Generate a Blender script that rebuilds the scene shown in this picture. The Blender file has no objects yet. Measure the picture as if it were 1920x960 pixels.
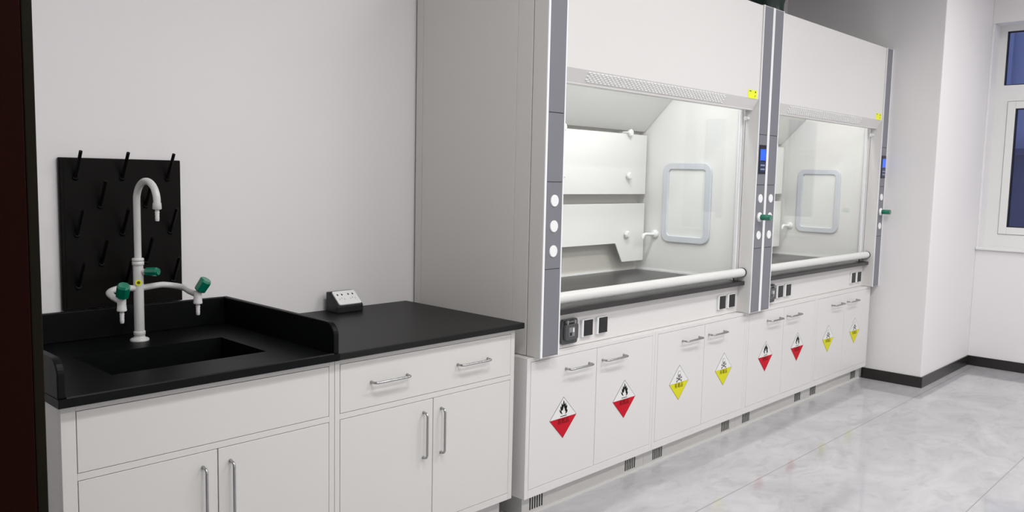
import bpy, math
from mathutils import Vector, Matrix
from math import pi, sin, cos, radians

S = bpy.context.scene
COL = S.collection

# ------------------------------------------------------------------ camera
cam_d = bpy.data.cameras.new('camera')
cam = bpy.data.objects.new('camera', cam_d); COL.objects.link(cam)
R = Vector((0.6911171, -0.722417, 0.02169881))
U = Vector((0.05508466, 0.08258607, 0.99506041))
F = Vector((0.72064058, 0.68650799, -0.09687074))
m = Matrix((R, U, -F)).transposed().to_4x4()
m.translation = Vector((-0.699, -3.0181, 1.4425))
cam.matrix_world = m
cam_d.sensor_fit = 'HORIZONTAL'; cam_d.sensor_width = 36.0
cam_d.lens = 36.0 * 1551.08 / 1920
cam_d.clip_start = 0.02
S.camera = cam

# ------------------------------------------------------------------ world, lights, exposure
W = bpy.data.worlds.new('world'); S.world = W; W.use_nodes = True
bg = W.node_tree.nodes['Background']
bg.inputs[0].default_value = (0.20, 0.25, 0.46, 1); bg.inputs[1].default_value = 1.0
S.view_settings.view_transform = 'Standard'
S.view_settings.look = 'None'
S.view_settings.gamma = 1
S.view_settings.use_curve_mapping = False
S.view_settings.exposure = 0.22

CEIL = 3.35
def lamp(name, loc, sx, sy, power, col=(1, 0.985, 0.965), rot=(0, 0, 0), spread=180):
    d = bpy.data.lights.new(name, 'AREA'); d.shape = 'RECTANGLE'
    d.size = sx; d.size_y = sy; d.energy = power; d.color = col; d.spread = radians(spread)
    o = bpy.data.objects.new(name, d); COL.objects.link(o)
    o.location = loc; o.rotation_euler = rot
    return o
LP = [(0.7, -2.2, 28), (3.0, -2.4, 27), (5.2, -2.5, 20), (0.7, -3.9, 26), (3.1, -3.9, 30), (5.2, -3.9, 24)]
for lx, ly, pw in LP:
    lamp('ceiling_lamp', (lx, ly, CEIL - 0.035), 1.1, 0.25, pw, spread=162)
HOODLAMP = 9.0

# ------------------------------------------------------------------ materials
MATS = {}
def mat(name, col, rough=0.5, metal=0.0, spec=0.5, emit=None, estr=1.0, bump=None, vary=None, coat=0.0):
    if name in MATS: return MATS[name]
    M = bpy.data.materials.new(name); M.use_nodes = True
    nt = M.node_tree; b = nt.nodes['Principled BSDF']
    b.inputs['Base Color'].default_value = (*col, 1)
    b.inputs['Roughness'].default_value = rough
    b.inputs['Metallic'].default_value = metal
    b.inputs['Specular IOR Level'].default_value = spec
    b.inputs['Coat Weight'].default_value = coat
    if emit:
        b.inputs['Emission Color'].default_value = (*emit, 1); b.inputs['Emission Strength'].default_value = estr
    tc = nt.nodes.new('ShaderNodeTexCoord')
    if vary:
        sc, amt = vary
        n = nt.nodes.new('ShaderNodeTexNoise'); n.inputs['Scale'].default_value = sc; n.inputs['Detail'].default_value = 4
        nt.links.new(tc.outputs['Object'], n.inputs['Vector'])
        mx = nt.nodes.new('ShaderNodeMix'); mx.data_type = 'RGBA'
        mx.inputs['A'].default_value = (*[c * (1 - amt) for c in col], 1)
        mx.inputs['B'].default_value = (*[min(1, c * (1 + amt)) for c in col], 1)
        nt.links.new(n.outputs['Fac'], mx.inputs['Factor'])
        nt.links.new(mx.outputs['Result'], b.inputs['Base Color'])
    if bump:
        sc, st = bump
        n = nt.nodes.new('ShaderNodeTexNoise'); n.inputs['Scale'].default_value = sc; n.inputs['Detail'].default_value = 3
        nt.links.new(tc.outputs['Object'], n.inputs['Vector'])
        bp = nt.nodes.new('ShaderNodeBump'); bp.inputs['Strength'].default_value = st; bp.inputs['Distance'].default_value = 0.002
        nt.links.new(n.outputs['Fac'], bp.inputs['Height']); nt.links.new(bp.outputs['Normal'], b.inputs['Normal'])
    MATS[name] = M
    return M

mat('wall_paint', (0.80, 0.782, 0.79), 0.85, spec=0.2, vary=(1.5, 0.015), bump=(120, 0.08))
mat('ceiling_paint', (0.75, 0.75, 0.75), 0.9, spec=0.1)
mat('bench_steel', (0.645, 0.635, 0.615), 0.38, spec=0.35)
mat('hood_steel', (0.69, 0.678, 0.670), 0.34, spec=0.4)
mat('hood_steel_shaded', (0.66, 0.645, 0.62), 0.4, spec=0.35)  # same hood steel, darker: the side's shade is in the colour
mat('kick_steel', (0.62, 0.61, 0.59), 0.35, spec=0.4)
mat('liner_white', (0.80, 0.80, 0.785), 0.32, spec=0.4)
mat('white_trim', (0.84, 0.85, 0.87), 0.35, spec=0.4)
mat('grey_strip', (0.185, 0.188, 0.215), 0.42, spec=0.4, bump=(300, 0.05))
mat('dark_gap', (0.02, 0.02, 0.02), 0.9)
mat('black_resin', (0.0075, 0.0085, 0.008), 0.42, spec=0.2, bump=(180, 0.06))
mat('sink_resin', (0.003, 0.0036, 0.004), 0.42, spec=0.12, bump=(180, 0.06))
mat('hood_resin', (0.012, 0.0115, 0.0105), 0.33, spec=0.65, vary=(9, 0.35), bump=(160, 0.06))
mat('black_plastic', (0.014, 0.014, 0.016), 0.35, spec=0.4)
mat('peg_plastic', (0.0045, 0.004, 0.0035), 0.4, spec=0.1)
mat('baseboard_black', (0.016, 0.015, 0.014), 0.3, spec=0.5)
mat('steel', (0.42, 0.42, 0.42), 0.26, metal=1.0)
mat('faucet_white', (0.62, 0.62, 0.61), 0.25, spec=0.5, coat=0.3)
mat('green_knob', (0.0, 0.17, 0.098), 0.18, spec=0.6, coat=0.4)
mat('handle_white', (0.66, 0.665, 0.65), 0.3, spec=0.4)
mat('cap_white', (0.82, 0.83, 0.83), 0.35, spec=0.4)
mat('ring_grey', (0.62, 0.65, 0.70), 0.45, spec=0.4)
mat('pane_pale', (0.80, 0.82, 0.80), 0.12, spec=0.5)
mat('sticker_yellow', (0.80, 0.85, 0.02), 0.5)
mat('sign_yellow', (0.66, 0.64, 0.02), 0.6, spec=0.15)
mat('sign_red', (0.52, 0.008, 0.022), 0.6, spec=0.15)
mat('sign_white', (0.74, 0.75, 0.74), 0.5)
mat('sign_black', (0.006, 0.006, 0.006), 0.6, spec=0.15)
mat('sign_outline', (0.08, 0.08, 0.08), 0.5)
mat('sign_darkred', (0.14, 0.003, 0.005), 0.6, spec=0.15)
mat('sign_olive', (0.15, 0.12, 0.0), 0.6, spec=0.15)
mat('screen_blue', (0.02, 0.08, 0.5), 0.2, emit=(0.03, 0.13, 0.85), estr=0.55)
mat('screen_navy', (0.02, 0.03, 0.09), 0.3)
mat('keypad_pale', (0.4, 0.42, 0.55), 0.4)
mat('duct_green', (0.0, 0.028, 0.019), 0.3, spec=0.5)
mat('duct_rim', (0.10, 0.19, 0.16), 0.35)
mat('door_wood', (0.012, 0.0025, 0.0012), 0.5, spec=0.03, vary=(2.0, 0.25))
mat('door_edge', (0.006, 0.0045, 0.001), 0.5, spec=0.1)
mat('pvc_white', (0.78, 0.785, 0.77), 0.35, spec=0.4)
mat('gasket_black', (0.012, 0.012, 0.014), 0.5)
mat('gasket_grey', (0.16, 0.16, 0.16), 0.5)
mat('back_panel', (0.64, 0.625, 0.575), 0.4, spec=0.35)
mat('facade_blue', (0.55, 0.55, 0.66), 0.7)
mat('facade_dark', (0.10, 0.11, 0.20), 0.7)
mat('smoked', (0.065, 0.067, 0.071), 0.2, spec=0.5)
mat('breaker_grey', (0.20, 0.20, 0.21), 0.4)

def glass(name, tint, base=0.035):
    M = bpy.data.materials.new(name); M.use_nodes = True
    nt = M.node_tree; nt.nodes.clear()
    out = nt.nodes.new('ShaderNodeOutputMaterial'); mx = nt.nodes.new('ShaderNodeMixShader')
    tr = nt.nodes.new('ShaderNodeBsdfTransparent'); gl = nt.nodes.new('ShaderNodeBsdfGlossy')
    tr.inputs[0].default_value = (*tint, 1); gl.inputs['Roughness'].default_value = 0.02
    lw = nt.nodes.new('ShaderNodeLayerWeight'); p5 = nt.nodes.new('ShaderNodeMath'); p5.operation = 'POWER'; p5.inputs[1].default_value = 5.0
    ma = nt.nodes.new('ShaderNodeMath'); ma.operation = 'MULTIPLY_ADD'; ma.inputs[1].default_value = 0.9; ma.inputs[2].default_value = base
    nt.links.new(lw.outputs['Facing'], p5.inputs[0]); nt.links.new(p5.outputs[0], ma.inputs[0])
    nt.links.new(ma.outputs[0], mx.inputs[0]); nt.links.new(tr.outputs[0], mx.inputs[1])
    nt.links.new(gl.outputs[0], mx.inputs[2]); nt.links.new(mx.outputs[0], out.inputs[0])
    MATS[name] = M
glass('clear_glass', (0.985, 0.99, 0.985))
glass('window_glass', (0.80, 0.84, 0.92))

def floor_mat():
    M = bpy.data.materials.new('floor_tile'); M.use_nodes = True
    nt = M.node_tree; L = nt.links; b = nt.nodes['Principled BSDF']
    tc = nt.nodes.new('ShaderNodeTexCoord')
    n1 = nt.nodes.new('ShaderNodeTexNoise'); n1.inputs['Scale'].default_value = 1.6; n1.inputs['Detail'].default_value = 7
    n1.inputs['Roughness'].default_value = 0.62; n1.inputs['Distortion'].default_value = 0.9
    mp = nt.nodes.new('ShaderNodeMapping'); mp.inputs['Scale'].default_value = (1.0, 1.7, 1.0)
    L.new(tc.outputs['Object'], mp.inputs[0]); L.new(mp.outputs[0], n1.inputs['Vector'])
    cr = nt.nodes.new('ShaderNodeValToRGB')
    cr.color_ramp.elements[0].position = 0.32; cr.color_ramp.elements[0].color = (0.37, 0.37, 0.385, 1)
    cr.color_ramp.elements[1].position = 0.68; cr.color_ramp.elements[1].color = (0.50, 0.495, 0.51, 1)
    L.new(n1.outputs['Fac'], cr.inputs[0])
    n2 = nt.nodes.new('ShaderNodeTexNoise'); n2.inputs['Scale'].default_value = 5; n2.inputs['Detail'].default_value = 8; n2.inputs['Distortion'].default_value = 1.5
    L.new(mp.outputs[0], n2.inputs['Vector'])
    cr2 = nt.nodes.new('ShaderNodeValToRGB')
    cr2.color_ramp.elements[0].position = 0.30; cr2.color_ramp.elements[0].color = (0.86, 0.86, 0.86, 1)
    cr2.color_ramp.elements[1].position = 0.48; cr2.color_ramp.elements[1].color = (1, 1, 1, 1)
    L.new(n2.outputs['Fac'], cr2.inputs[0])
    mu = nt.nodes.new('ShaderNodeMix'); mu.data_type = 'RGBA'; mu.blend_type = 'MULTIPLY'; mu.inputs['Factor'].default_value = 0.8
    L.new(cr.outputs[0], mu.inputs['A']); L.new(cr2.outputs[0], mu.inputs['B'])
    # grout lines
    mg = nt.nodes.new('ShaderNodeMapping'); mg.inputs['Location'].default_value = (6.0, 1.212 , 0)
    L.new(tc.outputs['Object'], mg.inputs[0])
    br = nt.nodes.new('ShaderNodeTexBrick'); br.offset = 0.0; br.squash = 1.0
    br.inputs['Color1'].default_value = (1, 1, 1, 1); br.inputs['Color2'].default_value = (1, 1, 1, 1); br.inputs['Mortar'].default_value = (0, 0, 0, 1)
    br.inputs['Scale'].default_value = 1.0; br.inputs['Mortar Size'].default_value = 0.0028; br.inputs['Mortar Smooth'].default_value = 0.3
    br.inputs['Brick Width'].default_value = 20.0; br.inputs['Row Height'].default_value = 0.835
    L.new(mg.outputs[0], br.inputs['Vector'])
    mm = nt.nodes.new('ShaderNodeMix'); mm.data_type = 'RGBA'
    mm.inputs['B'].default_value = (0.27, 0.27, 0.27, 1)
    L.new(br.outputs['Fac'], mm.inputs['Factor']); L.new(mu.outputs['Result'], mm.inputs['A'])
    L.new(mm.outputs['Result'], b.inputs['Base Color'])
    b.inputs['Roughness'].default_value = 0.075; b.inputs['Specular IOR Level'].default_value = 0.5
    MATS['floor_tile'] = M
floor_mat()

# ------------------------------------------------------------------ mesh helpers
class MB:
    def __init__(s): s.v = []; s.f = []; s.mi = []; s.sm = []; s.mats = []
    def _m(s, name):
        if name not in s.mats: s.mats.append(name)
        return s.mats.index(name)
    def add(s, vs, fs, mt, smooth=False):
        n = len(s.v); s.v += [tuple(v) for v in vs]; k = s._m(mt)
        for f in fs: s.f.append([n + i for i in f]); s.mi.append(k); s.sm.append(smooth)
        return s
    def box(s, x0, x1, y0, y1, z0, z1, mt):
        x0, x1 = min(x0, x1), max(x0, x1); y0, y1 = min(y0, y1), max(y0, y1); z0, z1 = min(z0, z1), max(z0, z1)
        v = [(x0,y0,z0),(x1,y0,z0),(x1,y1,z0),(x0,y1,z0),(x0,y0,z1),(x1,y0,z1),(x1,y1,z1),(x0,y1,z1)]
        f = [(0,3,2,1),(4,5,6,7),(0,1,5,4),(1,2,6,5),(2,3,7,6),(3,0,4,7)]
        return s.add(v, f, mt)
    def prism(s, pts, axis, a0, a1, mt):
        """polygon pts (2D) extruded along axis: 'X' -> pts are (y,z), 'Y' -> (x,z), 'Z' -> (x,y)"""
        def P(p, a):
            return {'X': (a, p[0], p[1]), 'Y': (p[0], a, p[1]), 'Z': (p[0], p[1], a)}[axis]
        n = len(pts); v = [P(p, a0) for p in pts] + [P(p, a1) for p in pts]
        f = [tuple(range(n))[::-1], tuple(range(n, 2*n))] + [(i, (i+1) % n, n+(i+1) % n, n+i) for i in range(n)]
        return s.add(v, f, mt)
    def ring(s, outer, inner, axis, a0, a1, mt):
        """closed band between two outlines with equal count, extruded"""
        def P(p, a):
            return {'X': (a, p[0], p[1]), 'Y': (p[0], a, p[1]), 'Z': (p[0], p[1], a)}[axis]
        n = len(outer)
        v = [P(p, a0) for p in outer] + [P(p, a0) for p in inner] + [P(p, a1) for p in outer] + [P(p, a1) for p in inner]
        f = []
        for i in range(n):
            j = (i+1) % n
            f += [(i, j, n+j, n+i), (2*n+i, 3*n+i, 3*n+j, 2*n+j), (i, 2*n+i, 2*n+j, j), (n+i, n+j, 3*n+j, 3*n+i)]
        return s.add(v, f, mt)
    def frustum(s, p0, p1, r0, r1, mt, n=20, cap=True):
        return s.lathe(p0, p1, [(0, r0), (1, r1)], mt, n, cap)
    def lathe(s, p0, p1, prof, mt, n=20, cap=True, smooth=True):
        """prof: (t,r) with t fraction of p0->p1"""
        p0 = Vector(p0); p1 = Vector(p1); d = (p1 - p0); ax = d.normalized()
        a = Vector((0, 0, 1)) if abs(ax.z) < 0.9 else Vector((1, 0, 0))
        e1 = ax.cross(a).normalized(); e2 = ax.cross(e1)
        v = []
        for t, r in prof:
            c = p0 + d * t
            for i in range(n):
                an = 2*pi*i/n; v.append(c + e1*(r*cos(an)) + e2*(r*sin(an)))
        f = []
        for k in range(len(prof)-1):
            for i in range(n):
                j = (i+1) % n; f.append((k*n+i, k*n+j, (k+1)*n+j, (k+1)*n+i))
        s.add(v, f, mt, smooth)
        if cap:
            q = len(prof)-1
            s.add(v[:n], [tuple(range(n))[::-1]], mt); s.add(v[q*n:], [tuple(range(n))], mt)
        return s
    def tube(s, pts, r, mt, n=14, cap=True):
        pts = [Vector(p) for p in pts]; N = len(pts)
        rr = r if isinstance(r, (list, tuple)) else [r]*N
        tan = []
        for i in range(N):
            if i == 0: t = pts[1]-pts[0]
            elif i == N-1: t = pts[-1]-pts[-2]
            else: t = (pts[i+1]-pts[i]).normalized() + (pts[i]-pts[i-1]).normalized()
            tan.append(t.normalized())
        a = Vector((0, 0, 1)) if abs(tan[0].z) < 0.9 else Vector((1, 0, 0))
        e1 = tan[0].cross(a).normalized(); v = []
        for i in range(N):
            e1 = (e1 - tan[i]*e1.dot(tan[i])).normalized(); e2 = tan[i].cross(e1)
            for k in range(n):
                an = 2*pi*k/n; v.append(pts[i] + e1*(rr[i]*cos(an)) + e2*(rr[i]*sin(an)))
        f = []
        for i in range(N-1):
            for k in range(n):
                j = (k+1) % n; f.append((i*n+k, i*n+j, (i+1)*n+j, (i+1)*n+k))
        s.add(v, f, mt, True)
        if cap:
            s.add(v[:n], [tuple(range(n))[::-1]], mt); s.add(v[(N-1)*n:], [tuple(range(n))], mt)
        return s
    def build(s, name, parent=None, bevel=0.0, seg=2, origin=None):
        me = bpy.data.meshes.new(name)
        if parent is not None: o0 = root_loc(parent)
        else: o0 = Vector(origin) if origin else Vector((0, 0, 0))
        me.from_pydata([tuple(Vector(v)-o0) for v in s.v], [], s.f)
        for mn in s.mats: me.materials.append(MATS[mn])
        for p, k, sm in zip(me.polygons, s.mi, s.sm): p.material_index = k; p.use_smooth = sm
        # make normals consistent
        import bmesh
        bm = bmesh.new(); bm.from_mesh(me); bmesh.ops.recalc_face_normals(bm, faces=bm.faces); bm.to_mesh(me); bm.free()
        me.update()
        o = bpy.data.objects.new(name, me); COL.objects.link(o)
        if parent is not None: o.parent = parent
        else: o.location = o0
        if bevel:
            md = o.modifiers.new('bevel', 'BEVEL'); md.width = bevel; md.segments = seg; md.limit_method = 'ANGLE'; md.angle_limit = radians(50)
        return o

def root_loc(o):
    while o.parent: o = o.parent
    return Vector(o.location)

def thing(name, loc, label, cat, group=None):
    o = bpy.data.objects.new(name, None); COL.objects.link(o); o.location = loc
    o.empty_display_size = 0.1
    o['label'] = label; o['category'] = cat
    if group: o['group'] = group
    return o
def tag(o, label, cat, group=None):
    o['label'] = label; o['category'] = cat
    if group: o['group'] = group
    return o
def struct(o): o['kind'] = 'structure'; return o

def arc(c, r, a0, a1, n, e1, e2):
    c = Vector(c); e1 = Vector(e1); e2 = Vector(e2)
    return [c + e1*(r*cos(a0+(a1-a0)*i/n)) + e2*(r*sin(a0+(a1-a0)*i/n)) for i in range(n+1)]

def rrect(a0, a1, b0, b1, r, n=6):
    pts = []
    for cx, cy, s0 in ((a1-r, b0+r, -pi/2), (a1-r, b1-r, 0), (a0+r, b1-r, pi/2), (a0+r, b0+r, pi)):
        for i in range(n+1):
            an = s0 + (pi/2)*i/n; pts.append((cx + r*cos(an), cy + r*sin(an)))
    return pts

# ------------------------------------------------------------------ setting
XL, XR, YF, YB = -1.2, 6.628, -4.9, 0.0
XC, YC = 5.507, -1.1512           # pillar corner
struct(MB().box(XL-0.2, 7.0, YF-0.2, 0.2, -0.1, 0, 'floor_tile').build('floor'))
struct(MB().box(XL-0.2, 7.0, YF-0.2, 0.2, CEIL, CEIL+0.1, 'ceiling_paint').build('ceiling'))
struct(MB().box(XL-0.2, XC, 0, 0.2, 0, CEIL, 'wall_paint').build('wall_back'))
struct(MB().box(XC, XR+0.27, YC, 0.2, 0, CEIL, 'wall_paint').build('wall_pillar', bevel=0.006))
struct(MB().box(XL-0.2, 7.0, YF-0.2, YF, 0, CEIL, 'wall_paint').build('wall_front'))
wl = MB()
wl.box(XL-0.2, XL, YF, -2.72, 0, CEIL, 'wall_paint'); wl.box(XL-0.2, XL, -1.80, 0, 0, CEIL, 'wall_paint')
wl.box(XL-0.2, XL, -2.72, -1.80, 2.1, CEIL, 'wall_paint')
struct(wl.build('wall_left'))
struct(MB().box(XL-1.0, XL-0.9, -3.4, -1.2, 0, 2.6, 'wall_paint').build('wall_corridor'))
WY0, WY1, WZ0, WZ1 = YC-0.016, -3.0, 0.955, 2.70
wr = MB()
wr.box(XR, XR+0.27, YF, WY1, 0, CEIL, 'wall_paint')
wr.box(XR, XR+0.27, WY1, YC, 0, WZ0-0.02, 'wall_paint')
wr.box(XR, XR+0.27, WY1, YC, WZ1, CEIL, 'wall_paint')
wr.box(XR, XR+0.27, YC-0.016, YC, WZ0-0.02, WZ1, 'wall_paint')
struct(wr.build('wall_right', bevel=0.003))
struct(MB().box(XR-0.02, XR+0.175, WY1-0.02, YC-0.002, WZ0-0.02, WZ0, 'pvc_white').build('trim_1', bevel=0.004))
# baseboards
zb, tb = 0.078, 0.010
struct(MB().box(XC-tb, XC, YC-tb, -0.735, 0, zb, 'baseboard_black').box(XC, XR-tb, YC-tb, YC, 0, zb, 'baseboard_black').build('baseboard_pillar', bevel=0.002))
struct(MB().box(XR-tb, XR, YF, YC, 0, zb, 'baseboard_black').build('baseboard_right', bevel=0.002))
struct(MB().box(XL+0.001, 0.0, -tb, 0, 0, zb, 'baseboard_black').build('baseboard_back', bevel=0.002))
struct(MB().box(XL, XL+tb, -1.70, -tb, 0, zb, 'baseboard_black').build('baseboard_left', bevel=0.002))

# window in the right wall
wx0, wx1 = 6.80, 6.87
def frame_boxes(mb, x0, x1, ya, yb, z0, z1, w, mt):
    """ya > yb; rectangular frame of width w"""
    mb.box(x0, x1, ya-w, ya, z0, z1, mt); mb.box(x0, x1, yb, yb+w, z0, z1, mt)
    mb.box(x0, x1, yb+w, ya-w, z0, z0+w, mt); mb.box(x0, x1, yb+w, ya-w, z1-w, z1, mt)
wf = MB()
wf.box(wx0, wx1, -1.2192, WY0, WZ0, WZ1, 'pvc_white')
wf.box(wx0, wx1, WY1, WY1+0.06, WZ0, WZ1, 'pvc_white')
wf.box(wx0, wx1, WY1+0.06, -1.2192, WZ0, 1.058, 'pvc_white')
wf.box(wx0, wx1, WY1+0.06, -1.2192, 2.657, WZ1, 'pvc_white')
wf.box(wx0, wx1, WY1+0.06, -1.2192, 2.1115, 2.237, 'pvc_white')
wf.box(wx0, wx1, -1.257, -1.2192, 1.058, 2.1115, 'pvc_white')
wf.box(wx0, wx1, -2.15, -2.05, 1.058, 2.657, 'pvc_white')
win = struct(wf.build('window_1'))
for (ya, yb) in ((-1.260, -2.047), (-2.153, -2.937)):
    sb = MB(); frame_boxes(sb, wx0-0.008, wx1-0.02, ya, yb, 1.061, 2.1085, 0.056, 'pvc_white')
    so = sb.build('window_sash', parent=win, bevel=0.003)
    gb = MB(); frame_boxes(gb, wx0+0.002, wx1-0.022, ya-0.056, yb+0.056, 1.117, 2.0525, 0.007, 'gasket_black')
    gb.build('gasket', parent=so)
    MB().box(wx0+0.02, wx0+0.026, yb+0.06, ya-0.06, 1.12, 2.05, 'window_glass').build('glass_pane', parent=so)
for (ya, yb) in ((-1.219, -2.05), (-2.15, -2.94)):
    gb = MB(); frame_boxes(gb, wx0+0.012, wx1-0.02, ya, yb, 2.237, 2.657, 0.007, 'gasket_black')
    gb.build('gasket', parent=win)
    MB().box(wx0+0.025, wx0+0.031, yb+0.006, ya-0.006, 2.243, 2.651, 'window_glass').build('glass_pane', parent=win)

# building outside the window
nb = thing('neighbouring_building', (11.0, -3.0, -1.0), 'dusky blue ribbed building wall seen outside through the window', 'building')
f1 = MB(); f1.box(11.0, 11.3, -9, 4, 1.9, 6.5, 'facade_blue')
for i in range(44):
    y = -9 + i*0.3
    f1.box(10.93, 11.0, y, y+0.05, 1.9, 6.5, 'facade_blue')
f1.build('ribbed_wall', parent=nb)
f2 = MB(); f2.box(11.0, 11.3, -9, 4, -1.0, 1.9, 'facade_dark')
f2.box(10.85, 11.0, -9, 4, 1.82, 1.90, 'facade_dark'); f2.build('lower_wall', parent=nb)
MB().box(10.9, 11.0, -9, 4, 0.62, 0.68, 'facade_blue').build('ledge', parent=nb)

# dark wooden door leaf standing open at the left
dr = MB().box(XL+0.006, -0.349, -1.795, -1.75, 0.008, 2.09, 'door_wood').box(-0.349, -0.335, -1.795, -1.75, 0.008, 2.09, 'door_edge')
dro = struct(dr.build('door_1', bevel=0.002))
kn = MB().tube([(-0.46, -1.795, 1.0), (-0.46, -1.84, 1.0), (-0.48, -1.855, 1.0), (-0.58, -1.855, 1.0)], 0.009, 'steel')
kn.lathe((-0.46, -1.795, 1.0), (-0.46, -1.803, 1.0), [(0, 0.026), (1, 0.026)], 'steel')
kn.build('door_handle', parent=dro)
df = MB()
df.box(XL-0.2, XL+0.012, -1.80, -1.745, 0, 2.15, 'door_wood').box(XL-0.2, XL+0.012, -2.78, -2.72, 0, 2.15, 'door_wood').box(XL-0.2, XL+0.012, -2.72, -1.80, 2.10, 2.15, 'door_wood')
struct(df.build('trim_2', bevel=0.002))

# ceiling light fittings (outside the frame, they carry the lamps)
for i, (lx, ly, pw) in enumerate(LP):
    c = MB(); 
    c.box(lx-0.60, lx+0.60, ly-0.16, ly-0.14, CEIL-0.045, CEIL, 'white_trim'); c.box(lx-0.60, lx+0.60, ly+0.14, ly+0.16, CEIL-0.045, CEIL, 'white_trim')
    c.box(lx-0.60, lx-0.58, ly-0.14, ly+0.14, CEIL-0.045, CEIL, 'white_trim'); c.box(lx+0.58, lx+0.60, ly-0.14, ly+0.14, CEIL-0.045, CEIL, 'white_trim')
    c.box(lx-0.58, lx+0.58, ly-0.14, ly+0.14, CEIL-0.015, CEIL, 'white_trim')
    side = 'near the hoods' if ly > -3 else 'far from the hoods'
    where = ['left end', 'middle', 'right end'][i % 3]
    tag(c.build('ceiling_light', origin=(lx, ly, CEIL)), 'long white ceiling light, %s of the row %s' % (where, side), 'ceiling light', 'ceiling light fittings')

# ------------------------------------------------------------------ handles
def bow_handle(mb, p0, p1, out, r=0.0045):
    """U-shaped rod: p0,p1 on the surface; out = stand-off vector"""
    p0 = Vector(p0); p1 = Vector(p1); out = Vector(out); d = (p1-p0).normalized(); o = out.normalized(); L = out.length; k = 0.014
    pts = [p0, p0+o*(L-k)]
    pts += [p0+o*(L-k) + o*(k*sin(a)) + d*(k*(1-cos(a))) for a in (pi/8, pi/4, 3*pi/8, pi/2)]
    pts += [p1+o*(L-k) + o*(k*sin(a)) - d*(k*(1-cos(a))) for a in (pi/2, 3*pi/8, pi/4, pi/8)]
    pts += [p1+o*(L-k), p1]
    mb.tube(pts, r, 'steel', n=10)
    for p in (p0, p1): mb.lathe(p, p+o*0.004, [(0, r*1.35), (1, r*1.25)], 'steel', n=12)
    return mb

# ------------------------------------------------------------------ bench
G = 0.0015
DC = -0.741
def bench_cabinet(root, x0, x1, dx0, dx1, kick_x0, kick_x1):
    b = MB()
    b.box(x0, x1, -0.722, -0.005, 0.109, 0.580, 'bench_steel')
    b.box(x0, x0+0.016, -0.722, -0.005, 0.580, 0.8225, 'bench_steel'); b.box(x1-0.016, x1, -0.722, -0.005, 0.580, 0.8225, 'bench_steel')
    b.box(x0+0.016, x1-0.016, -0.021, -0.005, 0.580, 0.8225, 'bench_steel'); b.box(x0+0.016, x1-0.016, -0.722, -0.705, 0.580, 0.8225, 'bench_steel')
    # face frame
    b.box(x0, dx0-G, DC, -0.722, 0.109, 0.8225, 'bench_steel'); b.box(dx1+G, x1, DC, -0.722, 0.109, 0.8225, 'bench_steel')
    b.box(dx0-G, dx1+G, DC, -0.722, 0.109, 0.1386-G, 'bench_steel'); b.box(dx0-G, dx1+G, DC, -0.722, 0.802+G, 0.8225, 'bench_steel')
    b.box(dx0-G, dx1+G, DC, -0.722, 0.613+G, 0.6355-G, 'bench_steel')
    b.build('body', parent=root, bevel=0.001)
    MB().box(kick_x0, kick_x1, -0.69, -0.02, 0.0, 0.109, 'kick_steel').build('plinth', parent=root)
    xm = (dx0+dx1)/2
    for sgn in (-1, 1):
        a, c = (dx0, xm-G) if sgn < 0 else (xm+G, dx1)
        d = MB().box(a, c, DC-0.0005, -0.7225, 0.1386, 0.613, 'bench_steel').build('door', parent=root, bevel=0.0012)
        hx = xm - 0.004 + sgn*0.043
        bow_handle(MB(), (hx, DC-0.0005, 0.398), (hx, DC-0.0005, 0.568), (0, -0.024, 0)).build('handle', parent=d)
    return xm
c1 = thing('base_cabinet', (0.436, -0.37, 0), 'off-white steel base cabinet below the sink, two doors under a plain front panel', 'cabinet')
bench_cabinet(c1, 0.012, 0.8500, 0.0505, 0.828, 0.03, 0.8500)
MB().box(0.0505, 0.828, DC-0.0005, -0.7225, 0.6355, 0.802, 'bench_steel').build('front_panel', parent=c1, bevel=0.0012)
c2 = thing('base_cabinet', (1.286, -0.37, 0), 'off-white steel base cabinet with a wide two-handled drawer above two doors', 'cabinet')
bench_cabinet(c2, 0.8515, 1.7191, 0.873, 1.695, 0.8515, 1.700)
dw = MB().box(0.873, 1.695, DC-0.0005, -0.7225, 0.6355, 0.802, 'bench_steel').build('drawer', parent=c2, bevel=0.0012)
for a, c in ((1.000, 1.158), (1.404, 1.563)):
    bow_handle(MB(), (a, DC-0.0005, 0.722), (c, DC-0.0005, 0.722), (0, -0.028, 0)).build('handle', parent=dw)

# worktops
ZT, ZU, YT = 0.8468, 0.8232, -0.7666
XS = 0.8531
wt = MB().box(XS, 1.7491, YT, -0.004, ZU, ZT, 'black_resin').build('worktop', bevel=0.0025, origin=(1.30, -0.38, ZU))
tag(wt, 'black resin worktop slab over the drawer cabinet, right of the sink', 'worktop')

sk = thing('sink_worktop', (0.426, -0.38, ZU), 'black resin sink worktop with raised upstands at back and both ends', 'sink')
sx0, sx1, sy0, sy1 = 0.20, 0.692, -0.583, -0.270
slab = MB()
outer = []; inner = rrect(sx0, sx1, sy0, sy1, 0.012, 4)
# slab with hole: four boxes
slab.box(0, XS, YT, sy0, ZU, ZT, 'sink_resin'); slab.box(0, XS, sy1, -0.004, ZU, ZT, 'sink_resin')
slab.box(0, sx0, sy0, sy1, ZU, ZT, 'sink_resin'); slab.box(sx1, XS, sy0, sy1, ZU, ZT, 'sink_resin')
slab.build('slab', parent=sk)
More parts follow.
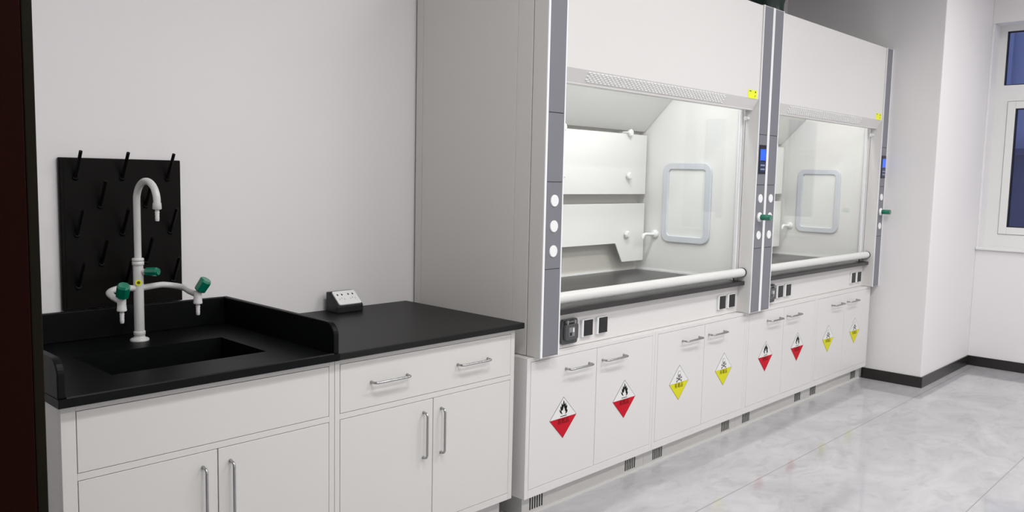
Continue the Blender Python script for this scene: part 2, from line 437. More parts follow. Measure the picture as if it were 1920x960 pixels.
# raised marine rim along the front
MB().prism([(YT, ZT-0.001), (YT+0.022, ZT-0.001), (YT+0.017, ZT+0.0035), (YT+0.003, ZT+0.0035)], 'X', 0.021, XS-0.021, 'sink_resin').build('front_rim', parent=sk)
HS = 0.103
def end_splash(x0, x1):
    r = 0.045; yf = YT+0.004
    pts = [(-0.004, ZT), (-0.004, ZT+HS)] + [(yf+r - r*sin(a), ZT+HS-r + r*cos(a)) for a in [i*pi/2/8 for i in range(9)]] + [(yf, ZT)]
    return MB().prism(pts, 'X', x0, x1, 'sink_resin').build('upstand', parent=sk, bevel=0.003)
end_splash(0.0, 0.020); end_splash(XS-0.020, XS)
MB().box(0.0205, XS-0.0205, -0.024, -0.004, ZT, ZT+HS, 'sink_resin').build('upstand', parent=sk, bevel=0.003)
bs = MB(); z0, z1, t = 0.60, ZU+0.001, 0.008
bs.box(sx0, sx1, sy0, sy1, z0-t, z0, 'sink_resin')
bs.box(sx0-t, sx0, sy0-t, sy1+t, z0-t, z1-0.001, 'sink_resin'); bs.box(sx1, sx1+t, sy0-t, sy1+t, z0-t, z1-0.001, 'sink_resin')
bs.box(sx0, sx1, sy0-t, sy0, z0-t, z1-0.001, 'sink_resin'); bs.box(sx0, sx1, sy1, sy1+t, z0-t, z1-0.001, 'sink_resin')
bs.build('basin', parent=sk)
MB().lathe((0.446, -0.426, z0), (0.446, -0.426, z0+0.004), [(0, 0.03), (1, 0.03), (1.0, 0.012)], 'black_plastic').build('drain', parent=sk)

# ------------------------------------------------------------------ faucet
fx, fy = 0.458, -0.145
fa = thing('laboratory_tap', (fx, fy, ZT), 'white three-way laboratory tap with green knobs standing behind the sink basin', 'tap')
FW = 'faucet_white'
def nozzle(mb, x, y, z, L=0.045):
    mb.lathe((x, y, z), (x, y, z-L), [(0, 0.009), (0.1, 0.0068), (0.22, 0.0066), (0.27, 0.0078), (0.42, 0.0062), (0.47, 0.0074), (0.62, 0.006), (0.67, 0.0070), (0.94, 0.0064), (1, 0.0052)], FW, n=16)
b = MB(); b.lathe((fx, fy, ZT), (fx, fy, ZT+0.034), [(0, 0.031), (0.16, 0.031), (0.26, 0.027), (0.34, 0.0195), (0.55, 0.0175), (0.6, 0.0195), (0.95, 0.0195), (1, 0.0165)], FW, n=28)
b.build('base_flange', parent=fa)
MB().lathe((fx, fy, ZT+0.030), (fx, fy, 1.112), [(0, 0.0168), (1, 0.0168)], FW, n=24).build('column', parent=fa)
MB().lathe((fx, fy, 1.108), (fx, fy, 1.134), [(0, 0.0172), (0.05, 0.0195), (0.48, 0.0195), (0.52, 0.0175), (0.56, 0.0195), (0.92, 0.0195), (1, 0.015)], FW, n=24).build('collar', parent=fa)
gx = Vector((0.10, -0.995, 0)).normalized(); rr = 0.066; zc = 1.331
c0 = Vector((fx, fy, zc)) + gx*rr
pts = [(fx, fy, 1.125), (fx, fy, 1.18), (fx, fy, 1.24), (fx, fy, 1.30)] + arc(c0, rr, pi, 0.06, 18, gx, (0, 0, 1))
e = Vector(pts[-1]); pts.append(e + Vector((0, 0, -0.012)))
MB().tube(pts, 0.0118, FW, n=18).build('gooseneck', parent=fa)
tp = e + Vector((0, 0, -0.008))
b = MB(); b.lathe(tp, tp+Vector((0, 0, -0.022)), [(0, 0.0135), (0.9, 0.0145), (1, 0.012)], FW, n=20); nozzle(b, tp.x, tp.y, tp.z-0.020, 0.041)
b.build('spout_nozzle', parent=fa)
def knob(mb, p, d, L=0.042, r=0.0165):
    p = Vector(p); d = Vector(d).normalized()
    mb.lathe(p, p+d*0.012, [(0, 0.010), (1, 0.010)], FW, n=16)
    q = p + d*0.010
    mb.lathe(q, q+d*L, [(0, r*0.85), (0.08, r), (0.85, r*1.05), (1, r*0.82)], 'green_knob', n=8, smooth=False)
for sg in (-1, 1):
    za = 1.030; r = 0.055
    rch = 0.140 if sg > 0 else 0.114
    ex = fx + sg*rch; ey = fy - 0.148
    path = [(fx+sg*0.012, fy, za)]
    path += [(fx+sg*(0.02+(rch-r-0.02)*i/5), fy, za+0.001*i) for i in range(5)]
    cx, cy = fx+sg*(rch-r), fy-r
    path += [(cx+sg*r*sin(a), cy+r*cos(a), za+0.004-0.012*i/8) for i, a in enumerate([j*pi/2/8 for j in range(9)])]
    path += [(ex, fy-0.085, za-0.014), (ex, ey+0.02, za-0.018), (ex, ey, za-0.020)]
    arm = MB().tube(path, 0.0108, FW, n=16).build('side_arm', parent=fa)
    b = MB(); b.lathe((ex, ey, za-0.006), (ex, ey, za-0.050), [(0, 0.010), (0.1, 0.0135), (0.5, 0.0135), (0.85, 0.0145), (0.9, 0.0155), (1, 0.0145)], FW, n=20)
    nozzle(b, ex, ey, za-0.048, 0.042); b.build('outlet_nozzle', parent=arm)
    b = MB(); knob(b, (ex, ey-0.002, za-0.012), (sg*0.20+0.16, -0.44, 0.86), L=0.046, r=0.0205); b.build('valve_knob', parent=arm)
b = MB(); knob(b, (fx+0.012, fy-0.012, 1.086), (0.42, -0.62, 0.03), L=0.048, r=0.0145); b.build('valve_knob', parent=fa)
# yellow round sticker on the column, facing the viewer
dv = Vector((-0.35, -0.94, 0)).normalized(); pc = Vector((fx, fy, 1.050)) + dv*0.0165
MB().lathe(pc, pc+dv*0.0016, [(0, 0.0105), (1, 0.0105)], 'sticker_yellow', n=18).lathe(pc+dv*0.0017, pc+dv*0.002, [(0, 0.0055), (1, 0.0055)], 'sign_olive', n=12).build('round_sticker', parent=fa)

# ------------------------------------------------------------------ drying rack
pr = thing('drying_rack', (0.4657, -0.0135, 0.95), 'black wall-mounted drying pegboard behind the white laboratory tap', 'pegboard')
bx0, bx1, bz0, bz1 = 0.2606, 0.6708, 0.952, 1.4706
MB().box(bx0, bx1, -0.0165, -0.0015, bz0, bz1, 'peg_plastic').build('board', parent=pr, bevel=0.003)
MB().box(bx0-0.004, bx0+0.012, -0.019, -0.0015, bz0, bz1, 'peg_plastic').build('edge_strip', parent=pr, bevel=0.004)
rows = [(1.402, (0.308, 0.4615, 0.6207)), (1.305, (0.385, 0.541)), (1.208, (0.308, 0.458, 0.628)), (1.105, (0.385, 0.539)), (1.030, (0.308, 0.466, 0.635))]
for z, xs in rows:
    for x in xs:
        b = MB(); b.tube([(x, -0.016, z), (x, -0.045, z+0.042), (x-0.001, -0.078, z+0.090)], [0.006, 0.0055, 0.0058], 'peg_plastic', n=10)
        b.lathe((x, -0.0165, z), (x, -0.021, z+0.003), [(0, 0.010), (1, 0.009)], 'peg_plastic', n=14)
        b.build('peg', parent=pr)

# ------------------------------------------------------------------ bench socket box
so = thing('socket_box', (1.335, -0.08, ZT), 'black wedge-shaped desktop socket box with white outlet plate at the back of the worktop', 'socket')
px0, px1 = 1.290, 1.421
yb_, yf_ = -0.030, -0.118
zt_ = ZT+0.084
pts = [(yb_, ZT), (yb_, zt_), (yb_-0.022, zt_), (yf_, ZT+0.030), (yf_, ZT)]
MB().prism(pts, 'X', px0, px1, 'black_plastic').build('housing', parent=so, bevel=0.004)
p_top = Vector((0, yb_-0.022, zt_)); p_bot = Vector((0, yf_, ZT+0.030)); sl = (p_bot-p_top); Ls = sl.length; sl.normalize()
nrm = Vector((0, -sl.z, sl.y)) if True else None
if nrm.y > 0: nrm = -nrm
def on_slope(x, s, h): return Vector((x, 0, 0)) + Vector((0, p_top.y, p_top.z)) + sl*s + nrm*h
def slope_plate(mb, xa, xb, sa, sb, h0, h1, mt, r=0.004):
    o = rrect(xa, xb, sa, sb, r, 3); n = len(o)
    v = [on_slope(p[0], p[1], h0) for p in o] + [on_slope(p[0], p[1], h1) for p in o]
    mb.add(v, [tuple(range(n)), tuple(range(n, 2*n))[::-1]] + [(i, (i+1) % n, n+(i+1) % n, n+i) for i in range(n)], mt)
b = MB(); slope_plate(b, px0+0.010, px1-0.008, 0.004, Ls-0.004, 0.0005, 0.006, 'cap_white', 0.006)
xm = (px0+px1)/2
for cx in (xm-0.027, xm+0.027):
    for dx in (-0.011, 0.011):
        slope_plate(b, cx+dx-0.0032, cx+dx+0.0032, 0.021, 0.030, 0.006, 0.0064, 'sign_black', 0.002)
    for dx, s, w in ((-0.012, 0.047, 0.002), (0.012, 0.047, 0.002), (0.0, 0.042, 0.002)):
        slope_plate(b, cx+dx-w/2, cx+dx+w/2, s, s+0.008, 0.006, 0.0063, 'breaker_grey', 0.0005)
b.build('outlet_plate', parent=so)

# ------------------------------------------------------------------ signs
def text_mesh(txt, size, name):
    cu = bpy.data.curves.new(name, 'FONT'); cu.body = txt; cu.size = size; cu.align_x = 'CENTER'; cu.align_y = 'CENTER'; cu.resolution_u = 2
    cu.offset = size*0.012
    o = bpy.data.objects.new(name, cu); COL.objects.link(o)
    bpy.context.view_layer.update()
    dg = bpy.context.evaluated_depsgraph_get()
    me = bpy.data.meshes.new_from_object(o.evaluated_get(dg))
    bpy.data.objects.remove(o)
    return [tuple(v.co) for v in me.vertices], [tuple(p.vertices) for p in me.polygons]
T_FLAM = text_mesh('易燃品', 0.026, 'flam')
T_TOX = text_mesh('有毒品', 0.027, 'tox')
def add_text(mb, T, cx, cz, y, mt):
    mb.add([(cx+v[0], y, cz+v[1]) for v in T[0]], T[1], mt)
# flame polygon measured in picture units of the sign, converted to (u,w) in [-1,1]
def uv(p):
    # solve p = C + u*(287,-90) + w*(17,-435)
    dx, dy = p[0]-361, p[1]-480
    det = 287*(-435) - 17*(-90)
    return ((dx*(-435) - 17*dy)/det, (287*dy - (-90)*dx)/det)
FL = [(375,110),(390,150),(391,180),(400,205),(412,158),(424,190),(420,232),(443,208),(447,250),(436,292),(452,318),(446,352),(425,385),(400,402),
      (412,365),(410,335),(398,345),(396,300),(384,275),(376,235),(362,290),(348,335),(342,325),(322,345),(330,378),(342,402),
      (332,412),(300,385),(282,345),(280,312),(298,338),(312,350),(303,300),(305,240),(322,268),(328,225),(330,182),(347,205),(358,215),(366,160)]
FL = [uv(p) for p in FL]
BAR = [uv(p) for p in ((295,458),(432,415),(432,430),(300,470))]
def hazard_sign(cx, cz, y, kind, parent):
    hw, hh = 0.0905, 0.092
    s = MB(); e = 0.0004
    D = lambda k: [(cx-hw*k, cz), (cx, cz-hh*k), (cx+hw*k, cz), (cx, cz+hh*k)]
    s.prism(D(1.0), 'Y', y, y-e, 'sign_outline')
    k = 0.965
    s.prism([(cx-hw*k, cz+0.0005), (cx+hw*k, cz+0.0005), (cx, cz+hh*k)], 'Y', y-e, y-2*e, 'sign_white')
    s.prism([(cx-hw*k, cz-0.0005), (cx, cz-hh*k), (cx+hw*k, cz-0.0005)], 'Y', y-e, y-2*e, 'sign_red' if kind == 'flame' else 'sign_yellow')
    yy = y-2*e
    if kind == 'flame':
        s.prism([(cx+p[0]*hw, cz+p[1]*hh) for p in FL], 'Y', yy, yy-e, 'sign_black')
        s.prism([(cx+p[0]*hw, cz+p[1]*hh) for p in BAR], 'Y', yy, yy-e, 'sign_black')
        add_text(s, T_FLAM, cx, cz-0.016, yy-0.0003, 'sign_darkred')
    else:
        def ell(x, z, a, b_, n=20): return [(cx+x+a*cos(2*pi*i/n), cz+z+b_*sin(2*pi*i/n)) for i in range(n)]
        # crossed bones
        for sg in (-1, 1):
            A = Vector((-0.022*sg, 0.008)); B = Vector((0.022*sg, 0.026)); d = (B-A).normalized(); nn = Vector((-d.y, d.x))*0.0022
            s.prism([(cx+q.x, cz+q.y) for q in (A-nn, B-nn, B+nn, A+nn)], 'Y', yy, yy-e, 'sign_outline')
            for q in (A, B):
                for w in (nn*1.3, -nn*1.3):
                    s.prism(ell(q.x+w.x, q.y+w.y, 0.0032, 0.0032, 10), 'Y', yy, yy-1.2*e, 'sign_outline')
        s.prism(ell(0, 0.044, 0.0150, 0.0175), 'Y', yy-e, yy-2*e, 'sign_outline')
        s.prism([(cx-0.009, cz+0.021), (cx+0.009, cz+0.021), (cx+0.0095, cz+0.034), (cx-0.0095, cz+0.034)], 'Y', yy-e, yy-2*e, 'sign_outline')
        s.prism(ell(0, 0.044, 0.0133, 0.0158), 'Y', yy-2*e, yy-3*e, 'sign_white')
        s.prism([(cx-0.0075, cz+0.0225), (cx+0.0075, cz+0.0225), (cx+0.0078, cz+0.034), (cx-0.0078, cz+0.034)], 'Y', yy-2*e, yy-3*e, 'sign_white')
        for sg in (-1, 1): s.prism(ell(sg*0.006, 0.039, 0.0038, 0.0040, 12), 'Y', yy-3*e, yy-4*e, 'sign_black')
        s.prism([(cx-0.002, cz+0.031), (cx+0.002, cz+0.031), (cx, cz+0.036)], 'Y', yy-3*e, yy-4*e, 'sign_black')
        for q in (-0.004, 0, 0.004): s.prism([(cx+q-0.0004, cz+0.023), (cx+q+0.0004, cz+0.023), (cx+q+0.0004, cz+0.028), (cx+q-0.0004, cz+0.028)], 'Y', yy-3*e, yy-4*e, 'sign_black')
        add_text(s, T_TOX, cx, cz-0.016, yy-0.0003, 'sign_olive')
    o = s.build('warning_sign', parent=parent)
    o['label'] = 'white and red flame warning diamond' if kind == 'flame' else 'white and yellow skull warning diamond'
    return o

# ------------------------------------------------------------------ hood base cabinets
DB = -0.7785
U0, UP = 1.7564, 0.9262
labels = ['white hood base cabinet nearest the bench, two red flame signs on its doors',
          'white hood base cabinet with yellow skull signs, below the right half of the nearer hood',
          'white hood base cabinet with red flame signs, below the left half of the farther hood',
          'white hood base cabinet with yellow skull signs, last one against the pillar']
sign_x = [(1.994, 2.438), (2.911, 3.362), (3.852, 4.279), (4.749, 5.202)]
for i in range(4):
    x0 = U0 + i*UP; x1 = x0 + UP - 0.0012
    if i == 3: x1 = 5.4585
    dx0, dx1 = x0+0.0235, x1-0.0225; g = 0.0013
    c = thing('hood_base_cabinet', ((x0+x1)/2, -0.39, 0), labels[i], 'cabinet')
    b = MB(); H = 'hood_steel'; yb2 = DB+0.019
    b.box(x0, x1, yb2, -0.008, 0.100, 0.698, H)
    b.box(x0, dx0-g, DB, yb2, 0.100, 0.698, H); b.box(dx1+g, x1, DB, yb2, 0.100, 0.698, H)
    b.box(dx0-g, dx1+g, DB, yb2, 0.100, 0.1375-g, H); b.box(dx0-g, dx1+g, DB, yb2, 0.6795+g, 0.698, H)
    b.build('body', parent=c, bevel=0.0012)
    k = MB().box(max(x0, 1.792), x1, -0.733, -0.01, 0.0, 0.0995, 'kick_steel').box(max(x0, 1.792), x1, -0.738, -0.733, 0.0, 0.012, 'kick_steel').build('plinth', parent=c)
    for vx in ((1.841, 2.529), (2.766, 3.4527), (3.694, 4.384), (4.616, 5.300))[i]:
        v = MB()
        for q in range(6):
            v.box(vx+q*0.0152, vx+q*0.0152+0.0065, -0.7345, -0.7325, 0.020, 0.082, 'dark_gap')
        v.build('vent_slots', parent=k)
    xm = (dx0+dx1)/2
    for j, sg in enumerate((-1, 1)):
        a, e_ = (dx0, xm-g) if sg < 0 else (xm+g, dx1)
        d = MB().box(a, e_, DB-0.0005, yb2-0.0005, 0.1375, 0.6795, H).build('door', parent=c, bevel=0.0012)
        hc = xm + sg*0.129 - 0.0075
        bow_handle(MB(), (hc-0.080, DB-0.0005, 0.620), (hc+0.080, DB-0.0005, 0.620), (0, -0.032, 0), r=0.0048).build('handle', parent=d)
        hazard_sign(sign_x[i][j], 0.4055 if i < 3 else 0.3975, DB-0.0006, 'flame' if i % 2 == 0 else 'skull', d)

# ------------------------------------------------------------------ fume hoods
YP = -0.818
def fume_hood(X0, X1, label, base=False):
    root = thing('fume_hood', ((X0+X1)/2, -0.41, 0.70), label, 'fume hood')
    PW = 0.1178; ZP, ZTOP = 0.7005, 2.394
    a, b_ = X0+PW, X1-PW          # opening
    H = 'hood_steel'
    xc = (X0+X1)/2
    # outer side panels with pressed seams
    for side in (0, 1):
        s = MB(); x0, x1 = (X0, X0+0.010) if side == 0 else (X1-0.010, X1)
        xo, sg = (X0, -1) if side == 0 else (X1, 1)
        s.box(x0, x1, -0.736, -0.653, ZP, ZTOP, 'hood_steel_shaded')
        s.box(x0, x1, -0.6515, -0.060, ZP, ZTOP, 'hood_steel_shaded')
        s.box(x0, x1, -0.058, -0.014, ZP, ZTOP, 'hood_steel_shaded')
        s.build('side_panel', parent=root, bevel=0.0012)
    MB().box(X0+0.01, X1-0.01, -0.73, -0.014, ZTOP-0.02, ZTOP-0.004, H).build('roof_panel', parent=root)
    # posts
    for side in (0, 1):
        x0 = X0 if side == 0 else b_; x1 = x0 + PW
        p = MB(); p.box(x0+0.010, x1-0.010, YP+0.0035, YP+0.0042, ZP+0.003, ZTOP-0.003, 'dark_gap'); p.box(x0, x1, YP+0.0042, -0.742, ZP, ZTOP, 'hood_steel_shaded' if side == 0 else H)
        inx = (x1-0.012, x1) if side == 0 else (x0, x0+0.012)
        p.box(inx[0], inx[1], -0.742, -0.690, ZP, ZTOP, H)
        po = p.build('post', parent=root, bevel=0.002)
        g0, g1 = (x0+0.0135, x1-0.0085) if side == 0 else (x0+0.0085, x1-0.0135)
        lip = MB()
        lip.box(x0+0.0005, g0-0.001, YP, YP+0.004, ZP, ZTOP, 'white_trim'); lip.box(g1+0.001, x1-0.0005, YP, YP+0.004, ZP, ZTOP, 'white_trim')
        lip.build('edge_trim', parent=po)
        zs = [ZP+0.004, 1.065, 1.420, 1.6975, ZTOP-0.003]
        for q in range(4):
            MB().box(g0, g1, YP-0.0005, YP+0.0038, zs[q]+0.0012, zs[q+1]-0.0012, 'grey_strip').build('grey_cover', parent=po, bevel=0.0012)
        gc = (g0+g1)/2
        yv = YP-0.0005
        for q, z in enumerate((1.344, 1.240, 1.138)):
            o = MB()
            if side == 1 and q == 1:
                o.lathe((gc, yv, z), (gc, yv-0.012, z), [(0, 0.027), (0.4, 0.027), (1, 0.018)], 'cap_white', n=28)
                ko = o.build('valve_base', parent=po)
                o = MB(); o.lathe((gc, yv-0.010, z), (gc, yv-0.070, z), [(0, 0.0150), (0.05, 0.0165), (0.8, 0.0165), (0.84, 0.0155), (0.92, 0.0172), (1, 0.0150)], 'green_knob', n=20)
                o.build('valve_knob', parent=po)
            else:
                o.lathe((gc, yv, z), (gc, yv-0.004, z), [(0, 0.0245), (0.6, 0.0245), (1, 0.0225)], 'cap_white', n=28)
                o.build('cover_cap', parent=po)
        if side == 1:
            cp = MB().box(gc-0.039, gc+0.039, yv, yv-0.004, 1.481, 1.641, 'black_plastic').build('control_panel', parent=po, bevel=0.0015)
            MB().box(gc-0.031, gc+0.031, yv-0.004, yv-0.005, 1.556, 1.618, 'screen_blue').build('display', parent=cp)
            kp = MB().box(gc-0.033, gc+0.033, yv-0.004, yv-0.0048, 1.492, 1.548, 'screen_navy')
            for r_ in range(2):
                for q in range(3):
                    kp.box(gc-0.022+q*0.017, gc-0.012+q*0.017, yv-0.0048, yv-0.0062, 1.503+r_*0.022, 1.511+r_*0.022, 'keypad_pale')
            kp.build('keypad', parent=cp)
    # upper front panel with folded slanted lip
    YPn = -0.810
    prof = [(YPn, 2.390), (YPn, 1.888), (YPn+0.002, 1.884), (-0.7800, 1.8345), (-0.7785, 1.8285), (-0.736, 1.8285), (-0.736, 1.842), (-0.760, 1.842), (-0.790, 1.888), (-0.790, 2.390)]
    MB().prism(prof, 'X', a+0.001, b_-0.001, H).build('front_panel', parent=root, bevel=0.0012)
    lv = MB()  # bumps coloured white for the hood's light showing through slots
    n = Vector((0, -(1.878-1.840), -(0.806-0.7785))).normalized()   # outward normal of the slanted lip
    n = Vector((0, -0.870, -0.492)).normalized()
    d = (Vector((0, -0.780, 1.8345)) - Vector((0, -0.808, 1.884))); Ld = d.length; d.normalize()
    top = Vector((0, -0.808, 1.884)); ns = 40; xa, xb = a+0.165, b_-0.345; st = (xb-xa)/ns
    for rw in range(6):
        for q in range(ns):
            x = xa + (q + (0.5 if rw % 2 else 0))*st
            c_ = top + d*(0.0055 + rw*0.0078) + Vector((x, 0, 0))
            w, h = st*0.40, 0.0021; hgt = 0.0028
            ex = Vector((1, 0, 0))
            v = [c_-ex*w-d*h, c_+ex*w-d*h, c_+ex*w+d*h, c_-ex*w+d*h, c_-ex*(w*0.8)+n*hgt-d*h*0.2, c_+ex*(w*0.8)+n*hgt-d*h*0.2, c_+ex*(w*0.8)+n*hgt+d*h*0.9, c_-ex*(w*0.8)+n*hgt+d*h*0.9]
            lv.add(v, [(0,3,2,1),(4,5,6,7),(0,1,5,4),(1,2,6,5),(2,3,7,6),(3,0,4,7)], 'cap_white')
    lv.build('lit_louver_grille', parent=root)
    # yellow notice
    MB().box(b_-0.124, b_-0.026, YPn-0.0003, YPn-0.0012, 1.886, 1.932, 'sticker_yellow').box(b_-0.05, b_-0.038, YPn-0.0012, YPn-0.0015, 1.917, 1.926, 'sign_olive').box(b_-0.112, b_-0.09, YPn-0.0012, YPn-0.0015, 1.922, 1.927, 'green_knob').box(b_-0.05, b_-0.044, YPn-0.0012, YPn-0.0015, 1.896, 1.906, 'sign_olive').build('yellow_sticker', parent=root)
    # lower front panel
    YL = -0.737
    MB().box(a, b_, YL, YL+0.012, 0.700, 0.856, H).build('lower_panel', parent=root)
    def socket(xk, z0=0.733, z1=0.811):
        s = MB().box(xk-0.006, xk+0.070, YL, YL-0.012, z0, z1, 'cap_white').build('power_socket', parent=root, bevel=0.0015)
        MB().box(xk+0.0045, xk+0.0655, YL-0.012, YL-0.015, z0+0.004, z1-0.003, 'black_plastic').build('flip_cover', parent=s, bevel=0.001)
    for xk in (a+0.2435, a+0.352, b_-0.2185, b_-0.115): socket(xk)
    # smoked breaker box
    bx = a+0.0960; bk = MB(); bk.prism(rrect(bx, bx+0.106, 0.716, 0.826, 0.012, 4), 'Y', YL, YL-0.014, 'smoked')
    bo = bk.build('breaker_box', parent=root, bevel=0.002)
    cv = MB(); cv.prism(rrect(bx+0.008, bx+0.096, 0.736, 0.806, 0.010, 4), 'Y', YL-0.014, YL-0.028, 'smoked'); cv.build('hinged_cover', parent=bo, bevel=0.003)
    hg = MB().tube([(bx+0.012, YL-0.018, 0.814), (bx+0.092, YL-0.018, 0.814)], 0.007, 'smoked', n=12)
    hg.box(bx+0.02, bx+0.030, YL-0.010, YL-0.026, 0.806, 0.822, 'breaker_grey').box(bx+0.07, bx+0.080, YL-0.010, YL-0.026, 0.806, 0.822, 'breaker_grey'); hg.build('hinge', parent=bo)
    sw = MB().box(bx+0.030, bx+0.068, YL-0.0281, YL-0.0290, 0.752, 0.792, 'breaker_grey').box(bx+0.034, bx+0.050, YL-0.0290, YL-0.0296, 0.755, 0.770, 'black_plastic').box(bx+0.056, bx+0.064, YL-0.0290, YL-0.0296, 0.770, 0.788, 'cap_white'); sw.build('breaker_switch', parent=bo)
    # work surface
    MB().box(a+0.0005, b_-0.0005, -0.780, -0.030, 0.8562, 0.8795, 'hood_resin').build('work_surface', parent=root, bevel=0.0025)
    # liner
    LZ = 2.30
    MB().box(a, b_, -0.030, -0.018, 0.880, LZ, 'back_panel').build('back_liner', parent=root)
    for side in (0, 1):
        x0, x1 = (a-0.008, a) if side == 0 else (b_, b_+0.008)
        s = MB().box(x0, x1, -0.690, -0.018, 0.880, LZ, 'liner_white').build('side_liner', parent=root)
    MB().box(a, b_, -0.735, -0.018, LZ, LZ+0.008, 'liner_white').build('top_liner', parent=root)
    cb = MB().box(a+0.001, b_-0.001, -0.036, -0.0305, 0.8797, 0.889, 'cap_white').box(b_-0.007, b_-0.001, -0.69, -0.036, 0.8797, 0.889, 'cap_white').box(a+0.001, a+0.007, -0.69, -0.036, 0.8797, 0.889, 'cap_white')
    cb.build('sealing_bead', parent=root)
    # baffles
    t = 0.006; yb = -0.100; L0, L1 = a+0.012, b_-0.022
    MB().box(L0, L1, yb, yb+t, 1.3465, 1.702, 'liner_white').build('upper_baffle', parent=root, bevel=0.001)
    lo = [(L0, 1.291), (L0, 0.942), (L0+0.215, 0.942), (L0+0.287, 1.056), (L1-0.287, 1.056), (L1-0.215, 0.942), (L1, 0.942), (L1, 1.291)]
    MB().prism(lo, 'Y', yb, yb+t, 'liner_white').build('lower_baffle', parent=root, bevel=0.001)
    v0, v1 = Vector((-0.070, 1.724)), Vector((-0.560, 2.215)); dd = (v1-v0).normalized(); nn = Vector((-dd.y, dd.x))*t
    MB().prism([tuple(v0), tuple(v1), tuple(v1-nn), tuple(v0-nn)], 'X', a+0.004, b_-0.004, 'liner_white').build('sloped_baffle', parent=root, bevel=0.001)
    def bolt(x, z, yy=yb):
        o = MB(); o.lathe((x, -0.030, z), (x, yy-0.012, z), [(0, 0.011), (1, 0.011)], 'cap_white', n=14)
        o.lathe((x, yy-0.001, z), (x, yy-0.024, z), [(0, 0.014), (0.25, 0.021), (0.75, 0.0225), (1, 0.016)], 'cap_white', n=8, smooth=False)
        o.build('baffle_knob', parent=root)
    for x in (xc-0.605, xc, xc+0.612):
        bolt(x, 1.708)
        if x != xc: bolt(x, 1.4545); bolt(x, 1.107)
        else: bolt(x, 1.4545)
    # observation window ring on both side liners
    for side in (0, 1):
        xr = b_ if side == 1 else a; sg = -1 if side == 1 else 1
        o_ = rrect(-0.546, -0.217, 1.065, 1.539, 0.055, 6); i_ = rrect(-0.506, -0.257, 1.105, 1.499, 0.020, 6)
        w = MB(); w.ring(o_, i_, 'X', xr, xr+sg*0.014, 'ring_grey'); wo = w.build('window_gasket', parent=root, bevel=0.0055, seg=3)
        MB().prism(rrect(-0.507, -0.256, 1.104, 1.500, 0.020, 6), 'X', xr, xr+sg*0.003, 'pane_pale').build('window_pane', parent=wo)
        # service outlets
        if side == 1:
            tx, ty, tz = xr, -0.168, 1.104
            tp = MB(); tp.lathe((tx, ty, tz), (tx-0.018, ty, tz), [(0, 0.028), (0.5, 0.026), (1, 0.016)], 'cap_white', n=22)
            tp.tube([(tx-0.012, ty, tz), (tx-0.10, ty, tz+0.004), (tx-0.118, ty, tz+0.001), (tx-0.126, ty, tz-0.010), (tx-0.128, ty, tz-0.022)], [0.0105, 0.0095, 0.0095, 0.009, 0.007], 'cap_white', n=14)
            tp.build('service_outlet', parent=root)
    # sash: track, glass, handle
    for side in (0, 1):
        xr = b_ if side == 1 else a; sg = -1 if side == 1 else 1
        MB().box(xr, xr+sg*0.006, -0.742, -0.706, 0.880, 1.95, 'hood_steel').box(xr+sg*0.006, xr+sg*0.0066, -0.7405, -0.7380, 0.880, 1.84, 'gasket_grey').build('sash_track', parent=root)
        MB().box(xr+sg*0.001, xr+sg*0.008, -0.716, -0.710, 0.8800, 0.905, 'gasket_black').build('rubber_buffer', parent=root)
        MB().lathe((xr, -0.752, 1.785), (xr+sg*0.030, -0.752, 1.785), [(0, 0.009), (0.7, 0.009), (1, 0.012)], 'cap_white', n=14).build('sash_stop', parent=root)
    sa = MB().box(a+0.009, b_-0.009, -0.720, -0.714, 0.925, 1.93, 'clear_glass').build('sash_glass', parent=root)
    fr = MB()
    for side in (0, 1):
        xr = b_ if side == 1 else a; sg = -1 if side == 1 else 1
        fr.box(xr+sg*0.008, xr+sg*0.022, -0.7245, -0.7095, 0.905, 1.93, 'white_trim')
    fr.box(a+0.008, b_-0.008, -0.7265, -0.7075, 0.903, 0.926, 'white_trim')
    fr.build('sash_frame', parent=sa)
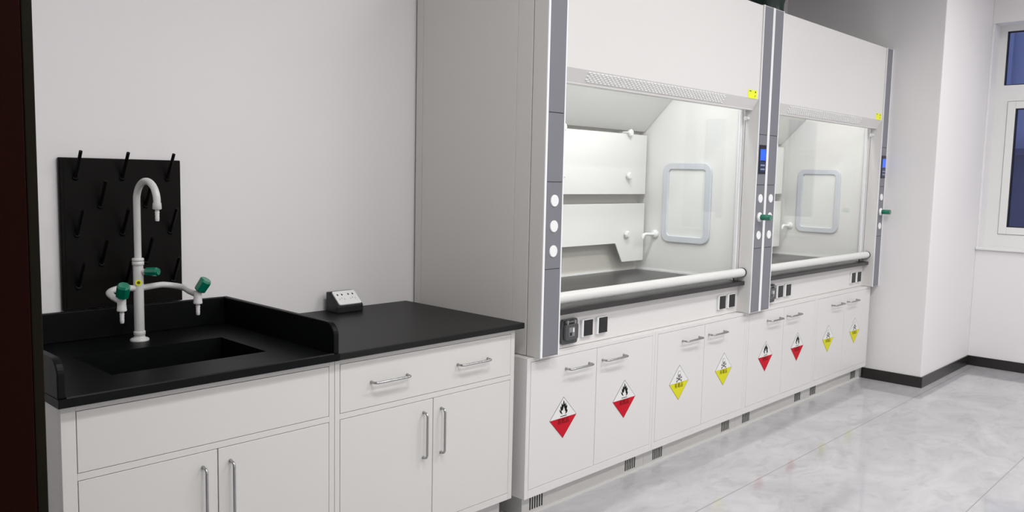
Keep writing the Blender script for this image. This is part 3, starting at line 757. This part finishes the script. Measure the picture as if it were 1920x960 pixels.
    hz, hy = 0.9275, -0.764
    hd = MB().lathe((a+0.013, hy, hz), (b_-0.013, hy, hz), [(0, 0.0245), (1, 0.0245)], 'handle_white', n=28)
    hd.box(a+0.02, b_-0.02, hy, -0.7268, hz-0.015, hz+0.015, 'handle_white')
    ho = hd.build('sash_handle', parent=sa)
    for q0, q1 in ((a+0.002, a+0.013), (b_-0.013, b_-0.002)):
        MB().lathe((q0, hy, hz), (q1, hy, hz), [(0, 0.0245), (0.1, 0.0262), (0.9, 0.0262), (1, 0.0245)], 'black_plastic', n=28).build('end_cap', parent=ho)
    # lamp of the hood (behind the front panel, under the roof of the liner)
    lf = MB().box(xc-0.46, xc+0.46, -0.70, -0.60, LZ-0.02, LZ, 'white_trim').build('lamp_fitting', parent=root)
    return root
h1 = fume_hood(1.7909, 3.6725, 'large white fume hood nearer the bench, glass sash lowered over a black work surface')
h2 = fume_hood(3.6731, 5.5055, 'large white fume hood at the far end, beside the pillar')
lamp('hood_lamp', (2.73, -0.65, 2.27), 0.9, 0.08, HOODLAMP, (0.99, 1.0, 0.99))
lamp('hood_lamp', (4.59, -0.65, 2.27), 0.9, 0.08, HOODLAMP*0.9, (1, 0.99, 0.97))

# ------------------------------------------------------------------ exhaust duct above the hoods
du = thing('exhaust_duct', (3.7, -0.4, 2.394), 'dark green exhaust duct rising from the tops of the fume hoods, unseen main run added to shade the pillar', 'duct')
for xd in (2.73, 4.59):
    d = MB(); yd = -0.30
    d.lathe((xd, yd, 2.391), (xd, yd, 3.02), [(0, 0.150), (0.02, 0.150), (0.02, 0.105), (0.36, 0.108), (0.46, 0.122), (1, 0.125)], 'duct_green', n=36)
    o = d.build('riser', parent=du)
    MB().lathe((xd, yd, 2.655), (xd, yd, 2.668), [(0, 0.128), (1, 0.128)], 'duct_rim', n=36).build('flange', parent=o)
MB().box(1.9, 5.40, -0.80, -0.08, 2.98, 3.34, 'duct_green').build('shading_main_duct', parent=du, bevel=0.01)  # unseen main run, added to shade the upper pillar face
